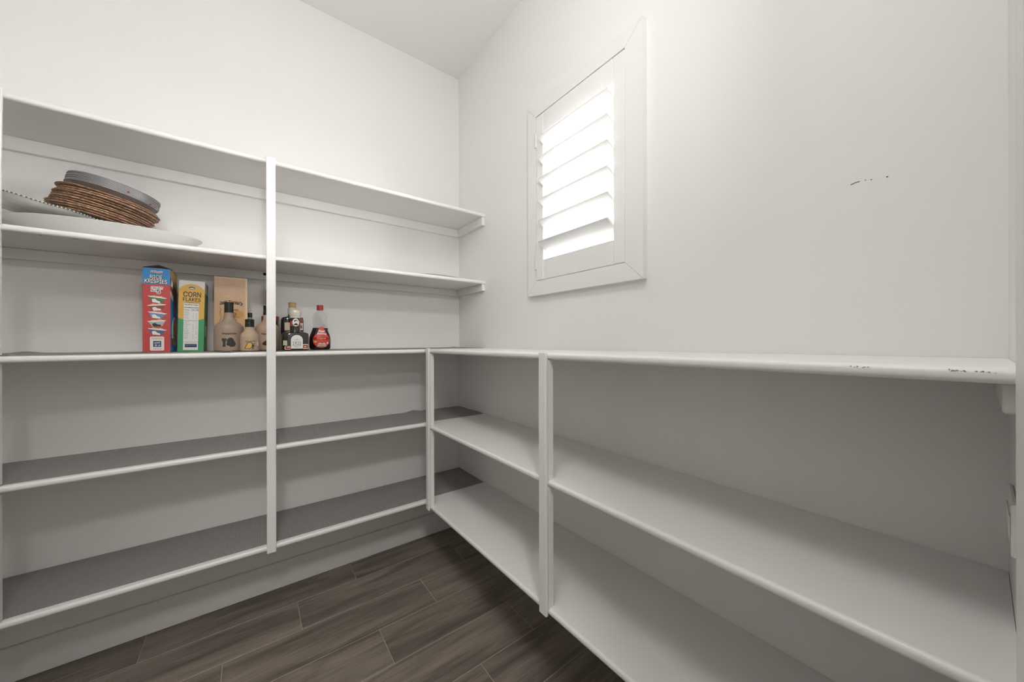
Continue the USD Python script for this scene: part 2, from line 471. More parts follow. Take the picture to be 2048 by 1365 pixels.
# shelf liners: grey ribbed vinyl lying loose on the left-hand shelves
def liner(z, y_front, bumps):
    x0, x1, pitch = XL + 0.003, -0.003, 0.0065
    nx = int((x1 - x0) / pitch) * 4
    xs = np.linspace(x0, x1, nx + 1)
    ys = np.array([y_front, y_front + 0.006, y_front + 0.03, -0.22, -0.14, -0.06, -0.02, -0.003])
    X, Y = np.meshgrid(xs, ys, indexing='ij')
    rib = 0.0006 * (1 + np.cos(2 * PI * X / pitch))
    Z = z + 0.0014 + rib
    for bx_, by_, sx, sy, hh in bumps:
        Z = Z + hh * np.exp(-((X - bx_) / sx) ** 2 - ((Y - by_) / sy) ** 2)
    top = np.stack([X, Y, Z], -1).reshape(-1, 3)
    bot = np.stack([X, Y, Z - rib - 0.0009], -1).reshape(-1, 3)
    n, k = len(top), len(ys)
    i, j = np.meshgrid(np.arange(nx), np.arange(k - 1), indexing='ij')
    q = np.stack([i * k + j, (i + 1) * k + j, (i + 1) * k + j + 1, i * k + j + 1], -1).reshape(-1, 4)
    f = [q, q[:, ::-1] + n]
    a_ = np.arange(nx) * k
    f.append(np.stack([a_ + n, a_ + k + n, a_ + k, a_], 1))
    b_ = np.arange(k - 1)
    e = nx * k
    f.append(np.stack([e + b_ + n, e + b_ + 1 + n, e + b_ + 1, e + b_], 1))
    f = np.vstack(f)
    return trimesh.Trimesh(np.vstack([top, bot]), np.vstack([f[:, [0, 1, 2]], f[:, [0, 2, 3]]]), process=False)


LIN = [(A_TOP[2], -0.292, [(-1.115, -0.292, 0.018, 0.02, 0.004), (-1.66, -0.003, 0.03, 0.02, 0.006), (-0.04, -0.003, 0.03, 0.02, 0.003)], 'grey ribbed vinyl liner on the shelf that holds the cereal boxes and bottles'),
       (A_TOP[3], -0.290, [(-0.30, -0.003, 0.03, 0.02, 0.008), (-0.20, -0.003, 0.012, 0.03, 0.010), (-0.003, -0.24, 0.02, 0.02, 0.006)], 'grey ribbed vinyl liner on the empty fourth shelf, second lowest'),
       (A_TOP[4], -0.288, [], 'grey ribbed vinyl liner on the lowest shelf')]
for z, yf, bumps, lab in LIN:
    obj('shelf_liner', liner(z, yf, bumps), LINER, label=lab, cat='shelf liner', group=None)
LZ = A_TOP[2] + 0.0027     # what stands on the third shelf stands on the liner

# ------------------------------------------------------------------ plantation shutter
sh = thing('window_shutter', 'white plantation shutter with six tilted louvers over the small window', 'shutter', (-0.012, -1.0, 1.344))
FO = (-1.298, -0.709, 1.344, 2.203)
XF = -0.024
fb = 0.004


def quad_frame(o, i, x0, x1):
    """Mitred frame member list between outer and inner rectangles (y0, y1, z0, z1)."""
    oc = [(o[0], o[2]), (o[1], o[2]), (o[1], o[3]), (o[0], o[3])]
    ic = [(i[0], i[2]), (i[1], i[2]), (i[1], i[3]), (i[0], i[3])]
    out = []
    for k in range(4):
        p = [oc[k], oc[(k + 1) % 4], ic[(k + 1) % 4], ic[k]]
        c = np.mean(p, 0)
        g = Polygon(p).buffer(-0.0004, join_style=2)
        m = extrude(g, x1 - x0)
        v = m.vertices
        m.vertices = np.stack([x0 + v[:, 2], v[:, 0], v[:, 1]], 1)
        m.fix_normals()
        out.append(m)
    return out


for m in quad_frame(FO, (WY0, WY1, WZ0, WZ1), XF, -0.0005):
    obj('frame_member', m, L_PAINT, sh, world=True)
g = 0.0022
PY0, PY1, PZ0, PZ1 = WY0 + g, WY1 - g, WZ0 + g, WZ1 - g
SW = 0.0465
obj('stile', bx(XF + 0.001, 0.004, PY0, PY0 + SW, PZ0, PZ1, 0.002), L_PAINT, sh, world=True)
obj('stile', bx(XF + 0.001, 0.004, PY1 - SW, PY1, PZ0, PZ1, 0.002), L_PAINT, sh, world=True)
obj('top_rail', bx(XF + 0.001, 0.004, PY0 + SW + 0.0004, PY1 - SW - 0.0004, 2.052, PZ1, 0.0015), L_PAINT, sh, world=True)
obj('bottom_rail', bx(XF + 0.001, 0.004, PY0 + SW + 0.0004, PY1 - SW - 0.0004, PZ0, 1.497, 0.0015), L_PAINT, sh, world=True)
LW, LT, TILT = 0.0445, 0.0055, math.radians(32)
tt = np.linspace(0, 2 * PI, 36, endpoint=False)
sec = np.stack([LW * np.cos(tt), LT * np.sign(np.sin(tt)) * np.abs(np.sin(tt)) ** 0.8], 1)
for k in range(6):
    tip = 2.0240 - k * 0.0906
    pz, px_ = tip - LW * math.sin(TILT), -0.0165
    R = np.array([[math.cos(TILT), math.sin(TILT)], [-math.sin(TILT), math.cos(TILT)]])
    s = sec @ R.T
    poly = Polygon([(px_ + u, pz + w) for u, w in s])
    y0, y1 = PY0 + SW + 0.002, PY1 - SW - 0.002
    m = extrude(poly, y1 - y0)
    v = m.vertices
    m.vertices = np.stack([v[:, 0], y0 + v[:, 2], v[:, 1]], 1)
    m.fix_normals()
    obj('louver', m, LOUVER, sh, world=True)
for z in (1.49, 2.035):
    obj('hinge', bx(XF - 0.004, XF + 0.001, PY1 - 0.004, PY1 + 0.007, z - 0.032, z + 0.032, 0.0015), PLASTIC, sh, world=True)

# ------------------------------------------------------------------ cereal boxes
def box_shell(w, h, d):
    return bx(-w / 2, w / 2, 0, d, 0, h, 0.0006)


WHITE = mat('print_white', (0.80, 0.78, 0.75), 0.45)
DARK = mat('print_dark', (0.03, 0.03, 0.032), 0.5)
GREY = mat('print_grey', (0.33, 0.34, 0.36), 0.5)
RED = mat('carton_red', (0.46, 0.055, 0.055), 0.4)
BLUE = mat('carton_blue', (0.03, 0.24, 0.55), 0.4)
YEL = mat('carton_yellow', (0.72, 0.43, 0.09), 0.4)
GRN = mat('carton_green', (0.06, 0.33, 0.13), 0.4)
NAVY = mat('print_navy', (0.025, 0.06, 0.16), 0.45)
CARD = mat('raw_cardboard', (0.085, 0.075, 0.065), 0.8)
B1 = mat('print_bowl_green', (0.07, 0.17, 0.09), 0.45)
B2 = mat('print_bowl_brown', (0.23, 0.055, 0.04), 0.45)
B3 = mat('print_bowl_blue', (0.16, 0.22, 0.40), 0.45)
B4 = mat('print_bowl_grey', (0.42, 0.43, 0.45), 0.45)
B5 = mat('print_bowl_navy', (0.07, 0.11, 0.22), 0.45)
OATS = mat('print_cereal', (0.62, 0.42, 0.24), 0.5, noise=0.35, scale=300)

rw, rh, rd = 0.0700, 0.2990, 0.145
rk = thing('cereal_box', 'tall red and blue rice cereal box with bowls printed down its narrow side', 'cereal box', (-1.3135, -0.205, LZ))
obj('carton', box_shell(rw, rh, rd), RED, rk)
obj('blue_panel', face_y(sbox(-rw / 2, 0.2415, rw / 2, rh - 0.0006), 0, 0.0003), BLUE, rk)
script = text2d("Kellogg's", 0.0085, True, 0.029, 0.0, 0.2855, 0.25)
obj('lettering', face_y(script.buffer(0.0007), 0, 0.0005), WHITE, rk)
obj('lettering', face_y(script, 0, 0.0007), RED, rk)
big = unary_union([text2d('RICE', 0.0135, True, 0.031, -0.001, 0.2675), text2d('KRISPIES', 0.0145, True, 0.057, -0.001, 0.2520)])
obj('lettering', face_y(affinity.translate(big.buffer(0.0011), 0.0005, -0.0005), 0, 0.0005), DARK, rk)
obj('lettering', face_y(big, 0, 0.0007), WHITE, rk)
col = unary_union([text2d('COLLECT', 0.0075, True, 0.029, 0.001, 0.2285), text2d('ALL', 0.007, True, 0.0125, -0.0075, 0.2195), text2d('5', 0.0145, True, 0.0085, 0.005, 0.2160)])
obj('lettering', face_y(col.buffer(0.0017), 0, 0.0005), WHITE, rk)
obj('lettering', face_y(col, 0, 0.0007), DARK, rk)
for bz, rot_, bm in ((0.1885, -7, B1), (0.1610, 6, B2), (0.1330, -7, B3), (0.1040, 6, B4), (0.0745, -7, B5)):
    bowl = Polygon([(-0.020, 0.006), (0.020, 0.006), (0.011, -0.0115), (-0.011, -0.0115)]).buffer(0.0015, 3)
    rim = Polygon([(-0.025, 0.0085), (0.025, 0.0085), (0.020, 0.005), (-0.020, 0.005)])
    food = Polygon([(-0.018, 0.0085), (-0.010, 0.0125), (0.0, 0.0115), (0.009, 0.0130), (0.018, 0.0085)])
    patch = Polygon([(-0.013, -0.002), (-0.005, 0.001), (0.001, -0.005), (0.008, -0.0065), (0.010, -0.0125), (-0.010, -0.0125)]).intersection(bowl)
    place = lambda s: affinity.translate(affinity.rotate(s, rot_, origin=(0, 0)), 0.001, bz)
    pic = obj('bowl_picture', face_y(place(bowl), 0, 0.0005), bm, rk)
    obj('rim_print', face_y(place(rim), 0, 0.0006), WHITE, pic)
    obj('food_print', face_y(place(food), 0, 0.00055), OATS, pic)
    obj('highlight_print', face_y(place(patch), 0, 0.0007), WHITE if bm is not B4 else DARK, pic)
pan = obj('white_panel', face_y(rrect(-0.017, 0.019, 0.006, 0.056, 0.004), 0, 0.0005), mat('print_cream', (0.78, 0.70, 0.64), 0.45), rk)
obj('picture_print', face_y(sbox(-0.009, 0.019, 0.0115, 0.0405), 0, 0.0007), NAVY, pan)
obj('picture_print', face_y(unary_union([Polygon([(-0.007, 0.035), (0.009, 0.037), (0.008, 0.032), (-0.006, 0.031)]), Point(-0.002, 0.025).buffer(0.0035, 4), Point(0.0065, 0.0245).buffer(0.003, 4)]), 0, 0.0009), B4, pan)
obj('lettering', face_y(unary_union([sbox(-0.014, 0.0505, 0.016, 0.0515), sbox(-0.0135, 0.0465, 0.0155, 0.0475), sbox(-0.009, 0.0115, 0.0125, 0.0125)]), 0, 0.0007), B2, pan)
obj('front_panel', face_x(sbox(0, 0, rd, rh), rw / 2, 0.0003), BLUE, rk)
obj('front_print', face_x(Polygon([(0.0, rh - 0.002), (rd, rh - 0.002), (rd, 0.23), (0.0, 0.272)]), rw / 2, 0.0006), YEL, rk)
obj('front_print', face_x(Polygon([(0.0, 0.270), (rd, 0.225), (rd, 0.15), (0.0, 0.222)]), rw / 2, 0.0007), B2, rk)
obj('front_print', face_x(Polygon([(0.0, 0.222), (0.06, 0.205), (0.06, 0.185), (0.0, 0.200)]), rw / 2, 0.0008), WHITE, rk)
obj('front_print', face_x(Polygon([(0.012, 0.262), (0.05, 0.255), (0.05, 0.232), (0.012, 0.240)]), rw / 2, 0.0009), WHITE, rk)
obj('front_print', face_x(Point(0.085, 0.075).buffer(0.055, 12), rw / 2, 0.0008), WHITE, rk)
obj('front_print', face_x(Point(0.09, 0.078).buffer(0.044, 12), rw / 2, 0.0010), OATS, rk)
obj('front_print', face_x(sbox(0.015, 0.028, 0.055, 0.050), rw / 2, 0.0011), B2, rk)
fl1 = trimesh.Trimesh(np.array([(-rw / 2, 0, rh), (rw / 2, 0, rh), (rw / 2, 0.06, rh + 0.003), (-rw / 2 + 0.03, 0.075, rh + 0.022), (-rw / 2, 0.06, rh + 0.003)]), np.array([(0, 1, 3), (1, 2, 3), (0, 3, 4)]), process=False)
fl2 = fl1.copy()
fl2.apply_translation((0, 0, 0.0012))
fl2.invert()
obj('top_flap', cat(fl1, fl2), CARD, rk, label='opened dark cardboard top flap')

cw, ch, cd = 0.0735, 0.2680, 0.130
tilt = math.radians(1.0)
cf = thing('cereal_box', 'yellow, green and white corn flakes box with a nutrition panel on its narrow side', 'cereal box', (-1.2285, -0.165, LZ), rot=np.array([[math.cos(tilt), 0, math.sin(tilt)], [0, 1, 0], [-math.sin(tilt), 0, math.cos(tilt)]]))
obj('carton', box_shell(cw, ch, cd), WHITE, cf)
face = sbox(-cw / 2, 0, cw / 2, ch)
arch = Point(0, 0.178).buffer(0.05, 24)
arch = affinity.scale(Point(0, 0).buffer(0.045, 24), 1.0, 1.15)
arch = affinity.translate(arch, 0, 0.2035).union(sbox(-cw / 2, 0.10, cw / 2, 0.2035)).intersection(face)
obj('yellow_panel', face_y(arch, 0, 0.0003), YEL, cf)
obj('green_panel', face_y(Polygon([(-cw / 2, 0), (cw / 2, 0), (cw / 2, 0.126), (0, 0.113), (-cw / 2, 0.126)]), 0, 0.0005), GRN, cf)
lg = obj('logo', face_y(affinity.scale(Point(0, 0.2405).buffer(0.009, 12), 1.0, 0.55), 0, 0.0005), NAVY, cf)
obj('logo_print', face_y(affinity.scale(Point(0, 0.2395).buffer(0.007, 10), 1.0, 0.28), 0, 0.0007), WHITE, lg)
obj('lettering', face_y(unary_union([text2d('CORN', 0.0195, True, 0.050, 0.0015, 0.2165), text2d('FLAKES', 0.0135, True, 0.050, 0.0005, 0.1970)]), 0, 0.0005), DARK, cf)
obj('lettering', face_y(text2d('Toasted Corn', 0.0055, True, 0.040, 0.002, 0.1860), 0, 0.0005), B2, cf)
npn = obj('nutrition_panel', face_y(sbox(-0.0215, 0.006, 0.0205, 0.1825), 0, 0.0007), WHITE, cf)
obj('lettering', face_y(text2d('Nutrition Facts', 0.006, True, 0.038, -0.0005, 0.1775), 0, 0.0009), DARK, npn)
obj('lettering', face_y(unary_union([text2d('130', 0.008, True, 0.009, 0.004, 0.1580), text2d('190', 0.008, True, 0.009, 0.0155, 0.1580), text2d('Calories', 0.004, True, 0.015, -0.0125, 0.1570)]), 0, 0.0009), NAVY, npn)
bars = [sbox(-0.0205, 0.1655, 0.0195, 0.1675), sbox(-0.0205, 0.1170, 0.0195, 0.1180), sbox(-0.0205, 0.0360, 0.0195, 0.0368)]
obj('rule_line', face_y(unary_union(bars), 0, 0.0009), DARK, npn)
rows = []
z = 0.1495
while z > 0.046:
    if abs(z - 0.1175) > 0.003:
        rows.append(sbox(-0.0195, z, -0.0195 + random.uniform(0.009, 0.016), z + 0.0011))
        if random.random() < 0.8:
            rows.append(sbox(0.004, z, 0.0075, z + 0.0011))
        if random.random() < 0.8:
            rows.append(sbox(0.0125, z, 0.0165, z + 0.0011))
    z -= 0.0042
obj('fine_print', face_y(unary_union(rows), 0, 0.0009), GREY, npn, kind='stuff')
obj('badge', face_y(sbox(-0.0165, 0.0165, 0.0170, 0.0290), 0, 0.0009), NAVY, npn)
obj('badge_print', face_y(text2d('BEST BY', 0.005, True, 0.026, 0.0, 0.0228), 0, 0.0011), B3, npn)
obj('front_panel', face_x(sbox(0, 0, cd, 0.12), cw / 2, 0.0003), GRN, cf)
obj('front_panel', face_x(sbox(0, 0.12, cd, 0.225), cw / 2, 0.0003), B1, cf)
obj('front_print', face_x(sbox(0.03, 0.06, 0.10, 0.10), cw / 2, 0.0006), WHITE, cf)

# ------------------------------------------------------------------ gift box
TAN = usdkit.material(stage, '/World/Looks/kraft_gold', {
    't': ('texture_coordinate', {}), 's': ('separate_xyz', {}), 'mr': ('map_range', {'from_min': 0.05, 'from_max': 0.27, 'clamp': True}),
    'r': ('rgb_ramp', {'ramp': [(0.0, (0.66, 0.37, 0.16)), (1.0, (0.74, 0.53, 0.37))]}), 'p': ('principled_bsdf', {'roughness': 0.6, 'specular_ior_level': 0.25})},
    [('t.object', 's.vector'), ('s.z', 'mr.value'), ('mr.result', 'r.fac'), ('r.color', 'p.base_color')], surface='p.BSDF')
EDGE = mat('gold_edge', (0.80, 0.60, 0.38), 0.4)
AMBER = mat('print_amber', (0.55, 0.30, 0.07), 0.45)
BROWN = mat('print_brown', (0.26, 0.12, 0.05), 0.45)
jw, jh, jd = 0.1070, 0.3020, 0.095
jd_ = thing('gift_box', 'tall tan whiskey gift box with black arched lettering, behind the large brown jug', 'gift box', (-1.1105, -0.108, LZ))
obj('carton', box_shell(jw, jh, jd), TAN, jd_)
obj('fold_edge', cat(face_y(sbox(jw / 2 - 0.007, 0, jw / 2, jh), 0, 0.0003), face_y(sbox(-jw / 2, jh - 0.006, jw / 2 - 0.007, jh), 0, 0.0003)), EDGE, jd_)
arcs, word, Rr = [], "Jack Daniel's", 0.105
line = text2d(word, 0.0155, True, 0.077).buffer(0.0002)
for g_ in getattr(line, 'geoms', [line]):                        # each letter turned along the arch
    t = g_.centroid.x / Rr
    gl = affinity.rotate(affinity.translate(g_, -g_.centroid.x, 0), -math.degrees(t), origin=(0, 0))
    arcs.append(affinity.translate(gl, Rr * math.sin(t), 0.200 - Rr * (1 - math.cos(t))))
obj('lettering', face_y(unary_union(arcs), 0, 0.0006), DARK, jd_)
obj('lettering', face_y(unary_union([text2d('TENNESSEE', 0.008, True, 0.046, 0.0, 0.168), text2d('HONEY', 0.013, True, 0.038, 0.0, 0.150)]), 0, 0.0006), DARK, jd_)
obj('lettering', face_y(unary_union([sbox(-0.026, 0.1375, 0.026, 0.1385), text2d('LIQUEUR', 0.0055, True, 0.036, 0, 0.126), text2d('750 ML', 0.0055, True, 0.024, 0.012, 0.112)]), 0, 0.0006), BROWN, jd_)
obj('honey_print', face_y(affinity.translate(Point(0, 0).buffer(0.017, 16), 0.024, 0.150), 0, 0.0004), AMBER, jd_)
obj('flourish_print', face_y(unary_union([stroke([(-0.036, 0.178), (-0.032, 0.165), (-0.037, 0.150), (-0.031, 0.138), (-0.036, 0.120), (-0.032, 0.108)], 0.0016), stroke([(-0.030, 0.172), (-0.036, 0.160), (-0.031, 0.146)], 0.0012)]), 0, 0.0005), BROWN, jd_)
obj('highlight_print', face_y(unary_union([stroke([(-0.030, 0.222), (-0.015, 0.226)], 0.0018), stroke([(-0.012, 0.224), (-0.006, 0.226)], 0.003), Point(0.033, 0.222).buffer(0.002, 4)]), 0, 0.0005), EDGE, jd_)

# ------------------------------------------------------------------ bottles
CERAMIC = mat('brown_stoneware', (0.355, 0.27, 0.205), 0.55, bump=0.08, bscale=500)
CERAMIC2 = mat('pale_stoneware', (0.50, 0.365, 0.26), 0.55, bump=0.08, bscale=500)
INK = mat('jug_ink', (0.035, 0.033, 0.032), 0.6)
INK2 = mat('jug_ink_green', (0.05, 0.055, 0.048), 0.6)
CAPB = mat('black_foil', (0.012, 0.012, 0.012), 0.22, bump=0.5, bscale=240)
JUG = [(0.040, 0.0), (0.0445, 0.003), (0.0458, 0.012), (0.0460, 0.075), (0.0455, 0.088), (0.0425, 0.099), (0.0350, 0.108), (0.0230, 0.117), (0.0175, 0.126), (0.0158, 0.136), (0.0150, 0.150)]
JS = [(0.0265, 0.0), (0.0298, 0.003), (0.0304, 0.010), (0.0305, 0.050), (0.0298, 0.059), (0.0265, 0.068), (0.0200, 0.0765), (0.0162, 0.083), (0.0153, 0.090), (0.0148, 0.094)]


def jug(label, loc, profile, cap, body_mat, text, tsize, art, kx=1.0):
    t = thing('bottle', label, 'bottle', loc)
    pr = smooth_profile(profile)
    obj('body', lathe(pr, 56, kx, kx), body_mat, t, smooth=40)
    r0, z0, z1 = cap
    obj('cap', lathe([(r0 * 0.98, z0), (r0 * 1.03, z0 + 0.002), (r0 * 1.03, z0 + 0.006), (r0, z0 + 0.0075), (r0, z1 - 0.001), (r0 * 0.95, z1)], 40), CAPB, t, smooth=35, label='glossy black foil cap')
    d = lathe_depth(pr, kx, kx)
    s, h, w, z = text
    obj('lettering', wrap(text2d(s, h, True, w, 0.002, z, 0.2), d, size=0.004), INK, t)
    for nm, shape, m_ in art:
        obj(nm, wrap(shape, d, 0.0005, 0.004), m_, t)
    return t


agave = unary_union([Polygon([(-0.018, 0.018), (-0.008, 0.018), (-0.009, 0.036), (-0.006, 0.042), (-0.006, 0.0495), (-0.020, 0.0495), (-0.020, 0.043), (-0.0165, 0.036)]), sbox(-0.019, 0.046, -0.006, 0.050)])
mound = Polygon([(-0.004, 0.044), (0.004, 0.052), (0.012, 0.050), (0.016, 0.040), (0.021, 0.030), (0.018, 0.020), (0.006, 0.018), (-0.002, 0.027)]).buffer(-0.003).buffer(0.006, 8).buffer(-0.002, 8).union(Point(0.000, 0.028).buffer(0.006, 8))
jug('large matte brown stoneware jug bottle with black cap, in front of the tan gift box', (-1.114, -0.200, LZ), JUG, (0.0142, 0.1475, 0.190), CERAMIC, ('Tequpamiel', 0.0085, 0.046, 0.0675), 0.008, [('cactus_print', agave, INK2), ('hill_print', mound, INK), ('rule_line', sbox(-0.014, 0.0560, -0.006, 0.0566), INK)])
lem = Polygon([(-0.013, 0.0125), (-0.005, 0.0300), (0.001, 0.0325), (0.007, 0.0280), (0.0045, 0.0165), (-0.001, 0.0125)]).buffer(0.001)
splat = unary_union([Point(0.010, 0.0215).buffer(0.0035, 5), stroke([(0.0075, 0.031), (0.011, 0.022), (0.008, 0.0095)], 0.0024), stroke([(0.010, 0.026), (0.0155, 0.029)], 0.002), stroke([(0.010, 0.019), (0.0165, 0.0195)], 0.002), stroke([(0.009, 0.015), (0.014, 0.011)], 0.002)])
js = jug('small pale brown stoneware bottle with black cap and yellow lemon print, front of the shelf', (-1.0495, -0.245, LZ), JS, (0.0145, 0.0925, 0.124), CERAMIC2, ('tequpamiel', 0.0052, 0.032, 0.0385), 0.005, [('outline_print', lem.buffer(0.0018), INK), ('splash_print', splat, INK), ('small_print', sbox(-0.014, 0.0335, 0.002, 0.0341).union(sbox(0.002, 0.0065, 0.014, 0.0072)), INK)])
djs = lathe_depth(smooth_profile(JS))
obj('lemon_print', wrap(lem, djs, 0.0009, 0.004), YEL, js)
obj('sticker', wrap(sbox(0.0225, 0.021, 0.0275, 0.037), djs, 0.0007, 0.003), WHITE, js, label='small white sticker')
jug('tan stoneware jug bottle with black cap, half hidden behind the front post', (-0.9890, -0.130, LZ), JUG, (0.0142, 0.1475, 0.190), CERAMIC2, ('Tequpamiel', 0.0095, 0.050, 0.0690), 0.008, [('hill_print', Polygon([(-0.018, 0.030), (-0.010, 0.038), (0.004, 0.046), (0.016, 0.040), (0.021, 0.030), (0.014, 0.023), (-0.008, 0.022), (-0.016, 0.025)]).buffer(0.001), INK)], 0.98)

DGLASS = mat('dark_glass', (0.022, 0.018, 0.016), 0.06, coat_weight=0.5)
CLEAR = clear_sheet('clear_plastic', (0.955, 0.955, 0.945), 0.06, 1.4, 0.7)
CREAM = mat('cream_glaze', (0.70, 0.645, 0.54), 0.2, coat_weight=0.4)
CORK = mat('cork', (0.50, 0.34, 0.18), 0.8, noise=0.2, scale=120)
RUST = mat('label_rust', (0.36, 0.075, 0.04), 0.5)
TANL = mat('label_tan', (0.62, 0.53, 0.40), 0.5)
LRED = mat('label_red', (0.62, 0.05, 0.035), 0.4)
CAPR = mat('red_cap', (0.33, 0.018, 0.022), 0.3)
GOLD = mat('print_gold', (0.70, 0.48, 0.14), 0.45)


def squat(label, loc, prof, kx, ky):
    t = thing('bottle', label, 'bottle', loc)
    pr = smooth_profile(prof)
    v = lathe(pr, 64, kx, ky, 3.6)
    # the neck is round: blend the squared section to a circle above the shoulder
    q = v.vertices
    zn = prof[-1][1]
    return t, pr, v


def squared_bottle(label, loc, w, d, zs, neck_r, zneck):
    t = thing('bottle', label, 'bottle', loc)
    zr = np.linspace(0, 1, 40)
    n = 72
    th = np.linspace(0, 2 * PI, n, endpoint=False)
    pr = smooth_profile([(0.90, 0), (0.975, 0.003), (1.0, 0.010), (1.0, zs - 0.022), (0.975, zs - 0.010), (0.90, zs - 0.003), (0.70, zs + 0.001), (0.50, zs + 0.003)], 5)
    rings = []
    for rr, z in pr:
        c, s = np.cos(th), np.sin(th)
        k = (np.abs(c) ** 4 + np.abs(s) ** 4) ** (-0.25)
        rings.append(np.column_stack([rr * w / 2 * k * c, rr * d / 2 * k * s, np.full(n, z)]))
    for rr, z in ((neck_r * 1.12, zs + 0.004), (neck_r, zs + 0.009), (neck_r, zneck)):
        rings.append(np.column_stack([rr * np.cos(th), rr * np.sin(th), np.full(n, z)]))
    v = np.vstack([[(0, 0, 0)]] + rings + [[(0, 0, zneck)]])
    f = [(0, 1 + (i + 1) % n, 1 + i) for i in range(n)]
    for j in range(len(rings) - 1):
        for i in range(n):
            p, q = 1 + j * n + i, 1 + j * n + (i + 1) % n
            f += [(p, q, q + n), (p, q + n, p + n)]
    b = 1 + (len(rings) - 1) * n
    f += [(len(v) - 1, b + i, b + (i + 1) % n) for i in range(n)]
    obj('body', trimesh.Trimesh(v, np.array(f), process=False), DGLASS, t, smooth=40, label='dark brown glass body')

    def depth(x, z):
        q = min(abs(x) / (w / 2), 0.999)
        return d / 2 * (1 - q ** 4) ** 0.25
    return t, depth


f1, d1 = squared_bottle('squat dark glass bottle with white arched 1921 label', (-0.8945, -0.205, LZ), 0.0985, 0.078, 0.076, 0.0180, 0.137)
arch = sbox(-0.0185, 0.0075, 0.0245, 0.043).union(affinity.translate(Point(0, 0).buffer(0.0215, 16), 0.003, 0.043))
lb = obj('label', wrap(arch, d1, 0.0008, 0.006), WHITE, f1)
obj('lettering', wrap(unary_union([text2d('1921', 0.0145, False, 0.030, 0.003, 0.0300)]), d1, 0.0012, 0.006), DARK, lb)
obj('lettering', wrap(unary_union([sbox(-0.010, 0.0425, 0.017, 0.0433), text2d('EST', 0.003, True, 0.008, 0.004, 0.0465), text2d('CREMA CON', 0.003, True, 0.026, 0.003, 0.0195), text2d('TEQUILA', 0.0035, True, 0.018, 0.003, 0.0140)]), d1, 0.0012, 0.006), GREY, lb)
band = sbox(-0.040, 0.004, 0.0465, 0.0215)
obj('ribbon_label', wrap(rrect(-0.040, -0.0185, 0.0035, 0.018, 0.004).union(rrect(0.0245, 0.0462, 0.0055, 0.026, 0.003)), d1, 0.0007, 0.004), WHITE, f1)
rb = obj('ribbon_label', wrap(rrect(-0.0375, -0.0185, 0.0055, 0.0175, 0.003).union(rrect(0.0245, 0.0440, 0.0078, 0.0225, 0.002)), d1, 0.0010, 0.004), RUST, f1)
obj('small_print', wrap(sbox(-0.031, 0.012, -0.021, 0.0165).union(sbox(0.029, 0.0125, 0.037, 0.017)), d1, 0.0014, 0.005), TANL, rb)
obj('sticker', wrap(Polygon([(-0.0455, 0.022), (-0.0315, 0.020), (-0.0310, 0.041), (-0.0450, 0.042)]), d1, 0.0009, 0.004), TANL, f1, label='small pale sticker')
nd = lambda x, z: 0.0187 * math.sqrt(max(1 - (min(abs(x), 0.0186) / 0.0187) ** 2, 0))
nk = obj('neck_label', lathe([(0.0188, 0.102), (0.0188, 0.124)], 48), RUST, f1)
nl = rrect(-0.0125, 0.0135, 0.100, 0.128, 0.002).union(affinity.translate(Point(0, 0).buffer(0.011, 12), 0.0, 0.124))
obj('portrait_oval', wrap(affinity.scale(Point(0.001, 0.118).buffer(0.0125, 14), 1.0, 1.35), nd, 0.0008, 0.003), WHITE, nk)
obj('portrait_print', wrap(unary_union([affinity.scale(Point(0.001, 0.124).buffer(0.0048, 10), 1.2, 1.0).difference(affinity.scale(Point(0.002, 0.1215).buffer(0.0034, 10), 1.0, 1.1)), Polygon([(-0.007, 0.106), (0.009, 0.106), (0.006, 0.1135), (0.001, 0.115), (-0.003, 0.113)])]), nd, 0.0014, 0.003), DARK, nk)
obj('stopper', lathe(smooth_profile([(0.0190, 0.136), (0.0205, 0.1385), (0.0200, 0.143), (0.0212, 0.147), (0.0225, 0.156), (0.0222, 0.164), (0.0190, 0.171), (0.0110, 0.1745)], 4), 44), CREAM, f1, smooth=40, label='glossy cream stopper')

f2, d2 = squared_bottle('taller dark square bottle with cork stopper, behind the bottle labelled 1921', (-0.8945, -0.085, LZ), 0.0860, 0.062, 0.147, 0.0165, 0.170)
obj('label', wrap(sbox(-0.032, 0.088, -0.012, 0.122), d2, 0.0007, 0.006), TANL, f2)
obj('label', wrap(sbox(0.025, 0.088, 0.0385, 0.122), d2, 0.0007, 0.006), WHITE, f2)
obj('label', wrap(sbox(0.0265, 0.126, 0.0395, 0.1455), d2, 0.0007, 0.006), RUST, f2)
obj('label', wrap(sbox(-0.032, 0.086, 0.030, 0.0895), d2, 0.0009, 0.006), CORK, f2)
obj('label_print', wrap(sbox(0.028, 0.096, 0.035, 0.110), d2, 0.0011, 0.004), RUST, f2)
obj('neck_sleeve', lathe([(0.0172, 0.160), (0.0178, 0.163), (0.0178, 0.186), (0.0150, 0.190)], 40), CREAM, f2, smooth=40)
obj('cork', lathe([(0.0140, 0.188), (0.0148, 0.190), (0.0148, 0.2125), (0.0138, 0.2140)], 40), CORK, f2, smooth=40, label='tan cork stopper')

